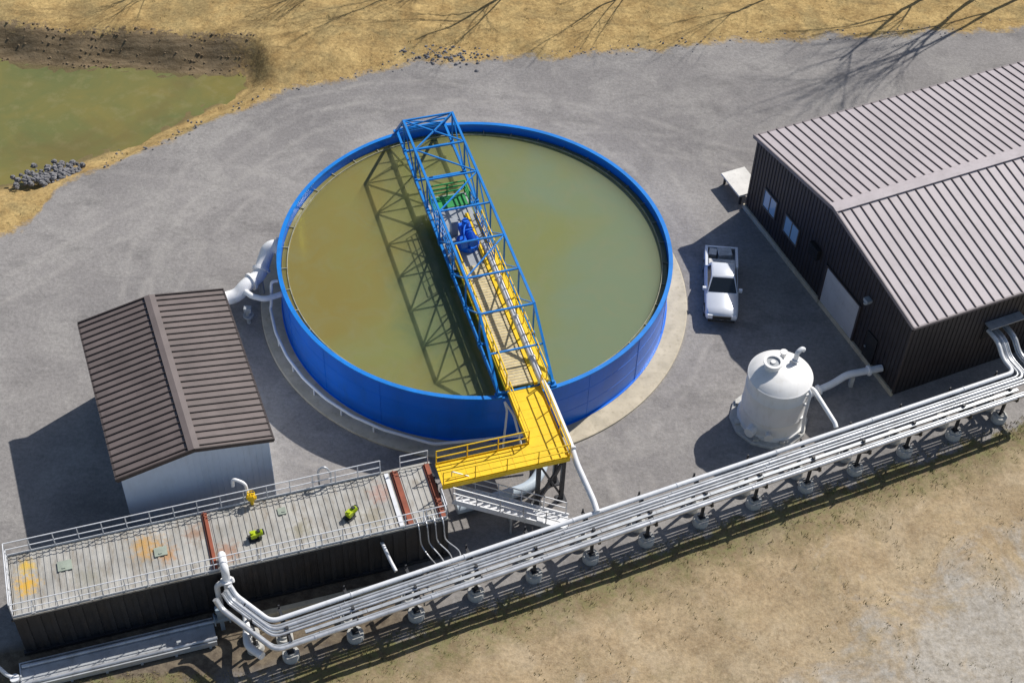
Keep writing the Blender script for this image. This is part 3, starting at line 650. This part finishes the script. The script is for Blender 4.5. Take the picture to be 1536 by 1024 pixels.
# ------------------------------------------------------------------ pipe rack
foot=[(28.8,-7.9),(26.1,-9.2),(23.3,-10.5),(20.5,-11.85),(17.8,-13.1),(15.0,-14.3),(12.2,-15.6),(9.4,-16.9),(6.6,-18.1),(3.8,-19.3),(1.0,-20.5),(-1.8,-21.8),(-4.6,-23.1),(-7.5,-24.3),(-9.2,-24.0)]
RA=radians(24.8); S0=None; ZR=2.36
for i,(x,y) in enumerate(foot):
    rz=RA
    if S0 is None:
        S0=thing('pipe_support','dark steel pipe rack frame standing on round concrete footings','pipe support',(x,y,0),rz,'supports under the pipe rack')
        for yy in (0,1.0):
            MB().lathe([(.41,-.1),(.41,.36),(.38,.40),(.01,.40)],c=(0,yy),seg=22).lathe([(.25,.40),(.23,.52),(.01,.52)],c=(0,yy),seg=18).make('footing',S0,'footing',50)
            MB().beam((0,yy,.51),(0,yy,2.6 if yy==0 else ZR-.13),.13).box((-.16,yy-.16,.53),(.16,yy+.16,.56)).make('post',S0,'dark')
        m=MB(); m.box((-.07,-.72,ZR-.13),(.07,1.3,ZR-.005)); m.beam((0,-.05,ZR-.75),(0,-.6,ZR-.13),.07)
        m.box((-.04,-.72,ZR-.004),(.04,-.66,2.6)); m.box((-.04,1.24,ZR-.004),(.04,1.3,2.6)); m.make('cross_beam',S0,'dark')
    elif i==len(foot)-1: copy_thing(S0,(x,y,0),rz,(1,.75,1))
    else: copy_thing(S0,(x,y,0),rz)
e=Vector((cos(RA),sin(RA),0)); nrm=Vector((-sin(RA),cos(RA),0))
O=Vector((29.6,-7.95,0)); gd_=Vector((.4297,-.9030,0)); eb=Vector((.903,.4297,0))
P0=O+e*1.2; P1=O-e*(29.6+7.9)/cos(RA); P2=Vector((-10.6,-23.3,0)); Wp=P0-gd_*4.0
d2=(P2-P1).normalized(); n2=Vector((d2.y,-d2.x,0))
d=(P1-P0).normalized()
def isec(a,d,b,d2):
    den=d.x*d2.y-d.y*d2.x; t=((b.x-a.x)*d2.y-(b.y-a.y)*d2.x)/den; return a+d*t
def offp(o):
    a=P0+nrm*o; b=P1+n2*o*.62
    return Wp-eb*o*.72, isec(a,d,P0-eb*o*.72,gd_), isec(a,d,b,d2), P2+n2*o*.62
for o in (.02,1.18):  # dark beams added to make the shaded gaps between the pipes
    a=P0+nrm*o; b=P1+nrm*o+e*.6
    P=thing('gap_shade_beam','added dark beam standing in for shade between the pipes','beam',(0,0,0),0,'added shade beams under the pipes')
    MB().beam((a.x,a.y,ZR-.24),(b.x,b.y,ZR-.24),.16,.2).make('beam_body',P,'dark')
pipes=[(-.13,.12,'silver','aluminium clad pipe carried on the outer edge of the rack'),(.08,.055,'galv','thin galvanised pipe lying on the rack'),(.62,.065,'silver','thin aluminium clad pipe lying on the rack'),(.78,.065,'galv','thin galvanised pipe lying on the rack'),(.96,.09,'silver','medium aluminium clad pipe lying on the rack'),(1.14,.06,'galv','thin galvanised pipe lying on the rack'),(1.42,.12,'white','thick white pipe carried on the inner edge of the rack')]
for o,r,mt,lb in pipes:
    wl,a,b,c_=offp(o-.08); z=ZR+r
    P=thing('pipe',lb,'pipe',(0,0,0),0,'pipes along the rack')
    m=MB(); U=lambda v,dz=0:(v.x,v.y,z+dz)
    dn_=(c_-b).normalized()
    m.tube([U(wl,.65),U(wl+gd_*.9,.65),U(wl+gd_*1.6,.0),U(a),U(b),U(c_),(c_.x+dn_.x*.3,c_.y+dn_.y*.3,z+.5)],r,12,0,.4)
    L=(a-b).length; k=2.+o*1.3
    while k<L: 
        q=b+e*k; m.cyl((q.x,q.y,z),(q.x+e.x*.05,q.y+e.y*.05,z),r+.02,12); k+=5.7
    m.make('pipe_body',P,mt)
P=thing('cable_tray','covered galvanised cable tray lying between the rack pipes','cable tray')
m=MB(); a=P0+nrm*.27-e*1.5; b=P1+nrm*.27+e*1.5
L=(a-b).length; k=0
while k<L-.1:
    q=b+e*k; q2=b+e*min(L,k+2.98); zz=random.uniform(-.008,.008)
    m.beam((q.x,q.y,ZR+.06+zz),(q2.x,q2.y,ZR+.06+zz),.17,.1); k+=3.0
m.make('tray_cover',P,'galv')
P=thing('riser_pipe','thick white pipe bending down the black tank side to the rack','pipe')
m=MB(); m.tube([cw(9.6,.5,3.3),cw(9.6,.5,3.75),cw(9.6,-.35,3.75),cw(9.6,-.5,1.9),cw(10.2,-1.4,1.3),(-9.4,-24.6,1.35),(-8.6,-25.2,1.5)],.19,14,0,.35)
m.tube([cw(9.1,-.3,.3),cw(9.1,-.35,2.6),cw(9.9,-.5,2.9)],.14,12,0,.3); m.cyl(cw(9.6,-.43,2.9),cw(9.6,-.45,2.8),.3,16); m.cyl(cw(9.6,-.5,2.0),cw(9.62,-.52,1.9),.3,16)
m.make('pipe_body',P,'bright')
P=thing('control_valve','grey valve and actuator beside the black process tank','valve',cw(9.0,-1.1,0),CR)
MB().cyl((-.3,0,.9),(.4,0,.9),.2,14).cyl((-.35,0,.9),(-.28,0,.9),.32,14).cyl((.35,0,.9),(.42,0,.9),.32,14).box((-.16,-.16,1.0),(.2,.16,1.5)).cyl((0,0,1.5),(0,0,1.8),.22,14).box((-.1,-.1,0),(.1,.1,.8)).make('valve_body',P,paint('blue_grey_valve',(.22,.28,.34),.45,.2))
P=thing('pipe_trough','long pale grey flat metal trough beside the black tank','trough',cw(-.3,-1.95,0),CR)
m=MB(); m.box((0,0,.15),(8.9,1.25,.28)); m.box((0,-.06,.1),(8.9,0,.44)); m.box((0,1.25,.1),(8.9,1.31,.44)); m.box((-.06,-.06,.1),(0,1.31,.44))
for x in np.arange(.5,8.8,1.6): m.box((x,-.09,0),(x+.12,1.35,.12)); m.box((x,.0,.281),(x+.05,1.25,.30))
m.make('channel',P,paint('pale_metal_channel',(.48,.50,.52),.45,.12,(.2,.17,.13),.5,.3))
for y,r in ((.16,.09),(1.1,.09)): MB().cyl((.05,y,.31+r),(8.95,y,.31+r),r,14).make('pipe_run',P,'silver')
P=thing('concrete_kerb','low pale concrete kerb along the dark brown strip by the tank','kerb',cw(10.6,-1.0,0),CR)
MB().box((0,-.12,-.05),(7.2,.12,.28)).box((0,-.14,.28),(7.2,.14,.33)).make('kerb_body',P,'concrete')
P=thing('outlet_pipe','white pipe elbow at the end of the metal trough','pipe')
MB().tube([cw(-1.6,-.6,.9),cw(-1.2,-.9,.9),cw(-.9,-1.2,.5),cw(-.5,-1.4,.4)],.1,12,0,.2).cyl(cw(-.6,-1.4,.05),cw(-.6,-1.4,.5),.22,14).make('pipe_body',P,'white')
for k,(x0,zt_) in enumerate(((18.9,3.35),(19.3,3.4),(19.7,3.45),(20.1,3.4))):
    P=thing('conduit','thin white conduit curving down over the tank edge','pipe',(0,0,0),0,'conduits at the tank end')
    MB().tube([cw(x0,.3,zt_-.15),cw(x0,-.25,zt_-.1),cw(x0+.05,-.35,1.9),cw(x0+.3+.1*k,-1.0,1.7),cw(x0+.5,-1.7,1.9)],.035,8,0,.3).make('pipe_body',P,'silver')
P=thing('drain_pipe','white bent pipe standing on the side of the black tank','pipe')
MB().tube([cw(17.1,.1,2.3),cw(17.1,-.45,2.7),cw(17.25,-.9,2.2),cw(17.4,-1.6,2.1)],.09,10,0,.3).make('pipe_body',P,'white')
P=thing('inlet_pipe','fat white insulated pipe with elbows entering the blue tank','pipe')
m=MB(); m.tube([(-10.85,.6,2.6),(-11.75,.5,2.6),(-12.0,.1,2.0),(-12.2,-.8,1.5),(-12.9,-1.6,1.5),(-13.3,-2.0,1.1),(-14.4,-2.4,1.0),(-15.6,-4.0,.9),(-16.6,-7.5,.9)],.40,18,0,.5)
for p,q in (((-12.12,-.4,1.73),(-12.15,-.53,1.66)),((-12.55,-1.2,1.5),(-12.65,-1.3,1.5)),((-13.9,-2.22,1.04),(-14.02,-2.26,1.03)),((-11.2,.56,2.6),(-11.32,.56,2.6))): m.cyl(p,q,.52,18)
m.make('pipe_body',P,'bright')
MB().tube([(-12.9,-1.9,1.4),(-12.4,-2.5,1.6),(-11.6,-2.7,1.6),(-10.7,-2.2,1.6)],.16,12,0,.3).make('branch_pipe',P,'bright')
MB().cyl((-12.6,-3.0,0),(-12.6,-3.0,.9),.14,12).cyl((-12.6,-3.0,.5),(-12.6,-3.0,.62),.3,14).box((-12.8,-3.15,.9),(-12.4,-2.85,1.2)).make('valve',P,'grey'); MB().box((-12.3,-.9,0),(-12.05,-.65,1.2)).make('pipe_stand',P,'grey')
P=thing('perimeter_pipe','thin white pipe running round the foot of the tank','pipe')
m=MB(); pts=[(-10.95,-1.9,2.3),(-11.3,-2.0,2.3),(-11.4,-2.3,.75)]
for t in np.linspace(-2.93,-1.95,7): pts.append((11.7*cos(t),11.7*sin(t),.6))
pts+=[(-1.6,-11.7,.6),(1.2,-11.45,.9),(3.6,-10.95,.9)]
m.tube(pts,.085,8,0,.3)
for t in np.linspace(-2.9,-2.0,6): m.cyl((11.7*cos(t),11.7*sin(t),.1),(11.7*cos(t),11.7*sin(t),.55),.05,8)
m.make('pipe_body',P,'bright')
P=thing('drop_pipe','two thin white pipes sloping down the tank wall under the walkway','pipe')
MB().tube([(2.0,-11.05,3.5),(2.15,-11.3,3.1),(2.0,-11.8,.4)],.06,8,0,.2).tube([(2.0,-11.05,3.5),(2.5,-11.5,3.0),(3.3,-12.8,.3)],.06,8,0,.2).make('pipe_body',P,'bright')
P=thing('buried_pipe','large pale pipe curving on the gravel under the yellow walkway','pipe')
MB().tube([(3.9,-11.2,.5),(4.2,-12.6,.4),(3.6,-14.0,.35),(1.6,-14.9,.35),(-.2,-15.6,.35)],.3,16,0,1.0).make('pipe_body',P,paint('pale_blue_pipe',(.5,.58,.66),.4,.08))
# ------------------------------------------------------------------ rocks
def rocks(name,label,pts,smin,smax,mat='rock'):
    m=MB()
    for (x,y,z) in pts:
        r=random.uniform(smin,smax); vs=[];fs=[]
        a=random.random()*6
        for i in range(3):
            zz=(-.5,.15,.6)[i]*r; rr=(1.,.95,.5)[i]*r
            for k in range(6):
                t=a+k*pi/3+i*.4; q=rr*random.uniform(.7,1.15); vs.append((x+q*cos(t),y+q*sin(t)*.85,z+zz+random.uniform(-.1,.1)*r))
        for i in range(2):
            for k in range(6): fs.append((i*6+k,i*6+(k+1)%6,(i+1)*6+(k+1)%6,(i+1)*6+k))
        fs.append(tuple(12+k for k in range(6)))
        m.add(vs,fs)
    o=m.make(name,None,mat); o['kind']='stuff'; o['label']=label; o['category']='rocks'
pts=[]
for i in range(150):
    t=random.random(); pts.append((-28.5+t*3.3+random.gauss(0,.3),8.35+t*1.1+random.gauss(0,.42),-.35+t*.2))
rocks('rock_pile','loose grey riprap rocks at the pond edge',pts,.09,.25)
pts=[(-3.0+random.gauss(0,1.3),22.4+random.gauss(0,.45),.02) for i in range(110)]
rocks('rubble_pile','scattered grey rubble at the grass edge',pts,.05,.18)
pts=[(random.uniform(-30,36),0,0) for i in range(260)]
pts=[(x,float(np.interp(x,gx,gy))+random.gauss(.2,.4),.0) for x,_,_ in pts if x>-24]
rocks('edge_stones','small stones along the gravel edge',pts,.03,.10)
pts=[]
while len(pts)<900:
    x=random.uniform(-36,-15.5); y=random.uniform(20.2,23.4)
    dd=sdist(np.array([x]),np.array([y]),pond)[0]
    if .1<dd<2.6: pts.append((x,y,hz(x,y)+.01))
rocks('bank_stones','brown stones and clods covering the pond bank',pts,.03,.13,'clod')
# ------------------------------------------------------------------ bare trees (beyond the frame, cast shadows)
def tree(loc,h,seed,lean=(0,0)):
    rnd=random.Random(seed); tr=MB(); br=MB()
    def grow(p,d,L,r,lev):
        n_=5 if lev<2 else 3; pts=[p]; q=p.copy(); dd=d.copy()
        for i in range(n_):
            dd=(dd+Vector((rnd.gauss(0,.09),rnd.gauss(0,.09),rnd.gauss(.05,.06)))).normalized(); q=q+dd*L/n_; pts.append(q.copy())
        rs=[r*(1-.6*i/n_) for i in range(n_+1)]
        (tr if lev==0 else br).tube(pts,rs,7 if lev<2 else 4,cap=False)
        if lev<4:
            for i in range(rnd.randint(5,6) if lev<3 else 3):
                t=rnd.uniform(.25,1.); k=min(int(t*n_),n_-1); b=pts[k]+(pts[k+1]-pts[k])*(t*n_-k)
                az=rnd.uniform(0,2*pi); side=Vector((cos(az),sin(az),0)); nd=(dd*1.0+side*rnd.uniform(.3,.7)+Vector((0,0,.15))).normalized()
                grow(b,nd,L*rnd.uniform(.5,.7),r*(1-.6*t)*.55,lev+1)
    grow(Vector((0,0,-.1)),Vector((lean[0],lean[1],1)).normalized(),h*.58,h*.0066,0)
    t=thing('bare_tree','tall leafless tree standing beyond the gravel yard','tree',loc,0,'bare trees beyond the yard')
    tr.make('trunk',t,'bark'); br.make('crown',t,'bark')
for i,(x,y,h) in enumerate(((36.5,33.2,27),(33,33.5,26),(41,35,26),(12,33.5,17),(4.5,33,24),(-1,33.5,24),(-10,31,15),(-20,31,14),(24,34.5,18))): tree((x,y,0),h,i+3)
# ------------------------------------------------------------------ camera / light / world
p_,r_=.8287,.0411
F=Vector((0,cos(p_),-sin(p_)));Up=Vector((0,sin(p_),cos(p_)));Ri=Vector((1,0,0))
R=Ri*cos(r_)+Up*sin(r_); U_=-Ri*sin(r_)+Up*cos(r_)
cam=bpy.data.cameras.new('camera'); co=bpy.data.objects.new('camera',cam); COL.objects.link(co)
mt=Matrix((R,U_,-F)).transposed().to_4x4(); mt.translation=Vector((2.2553,-61.4517,63.0446)); co.matrix_world=mt
cam.sensor_width=36; cam.lens=2284.1/1536*36; cam.clip_end=6000; cam.clip_start=.5
scene.camera=co
sv=Vector((.70,.70,1.0)).normalized()
sl=bpy.data.lights.new('sun','SUN'); sl.energy=5.0; sl.angle=radians(.5); sl.color=(1,.96,.90)
so=bpy.data.objects.new('sun',sl); COL.objects.link(so); so.rotation_euler=(-sv).to_track_quat('-Z','Y').to_euler()
wd=bpy.data.worlds.new('World'); scene.world=wd; wd.use_nodes=True; nt=wd.node_tree
sk=nt.nodes.new('ShaderNodeTexSky'); sk.sky_type='NISHITA'; sk.sun_disc=False; sk.sun_elevation=asin(sv.z); sk.sun_rotation=radians(45)
nt.links.new(sk.outputs[0],nt.nodes['Background'].inputs[0]); nt.nodes['Background'].inputs[1].default_value=.09
scene.view_settings.view_transform='Standard'; scene.view_settings.look='None'; scene.view_settings.exposure=0
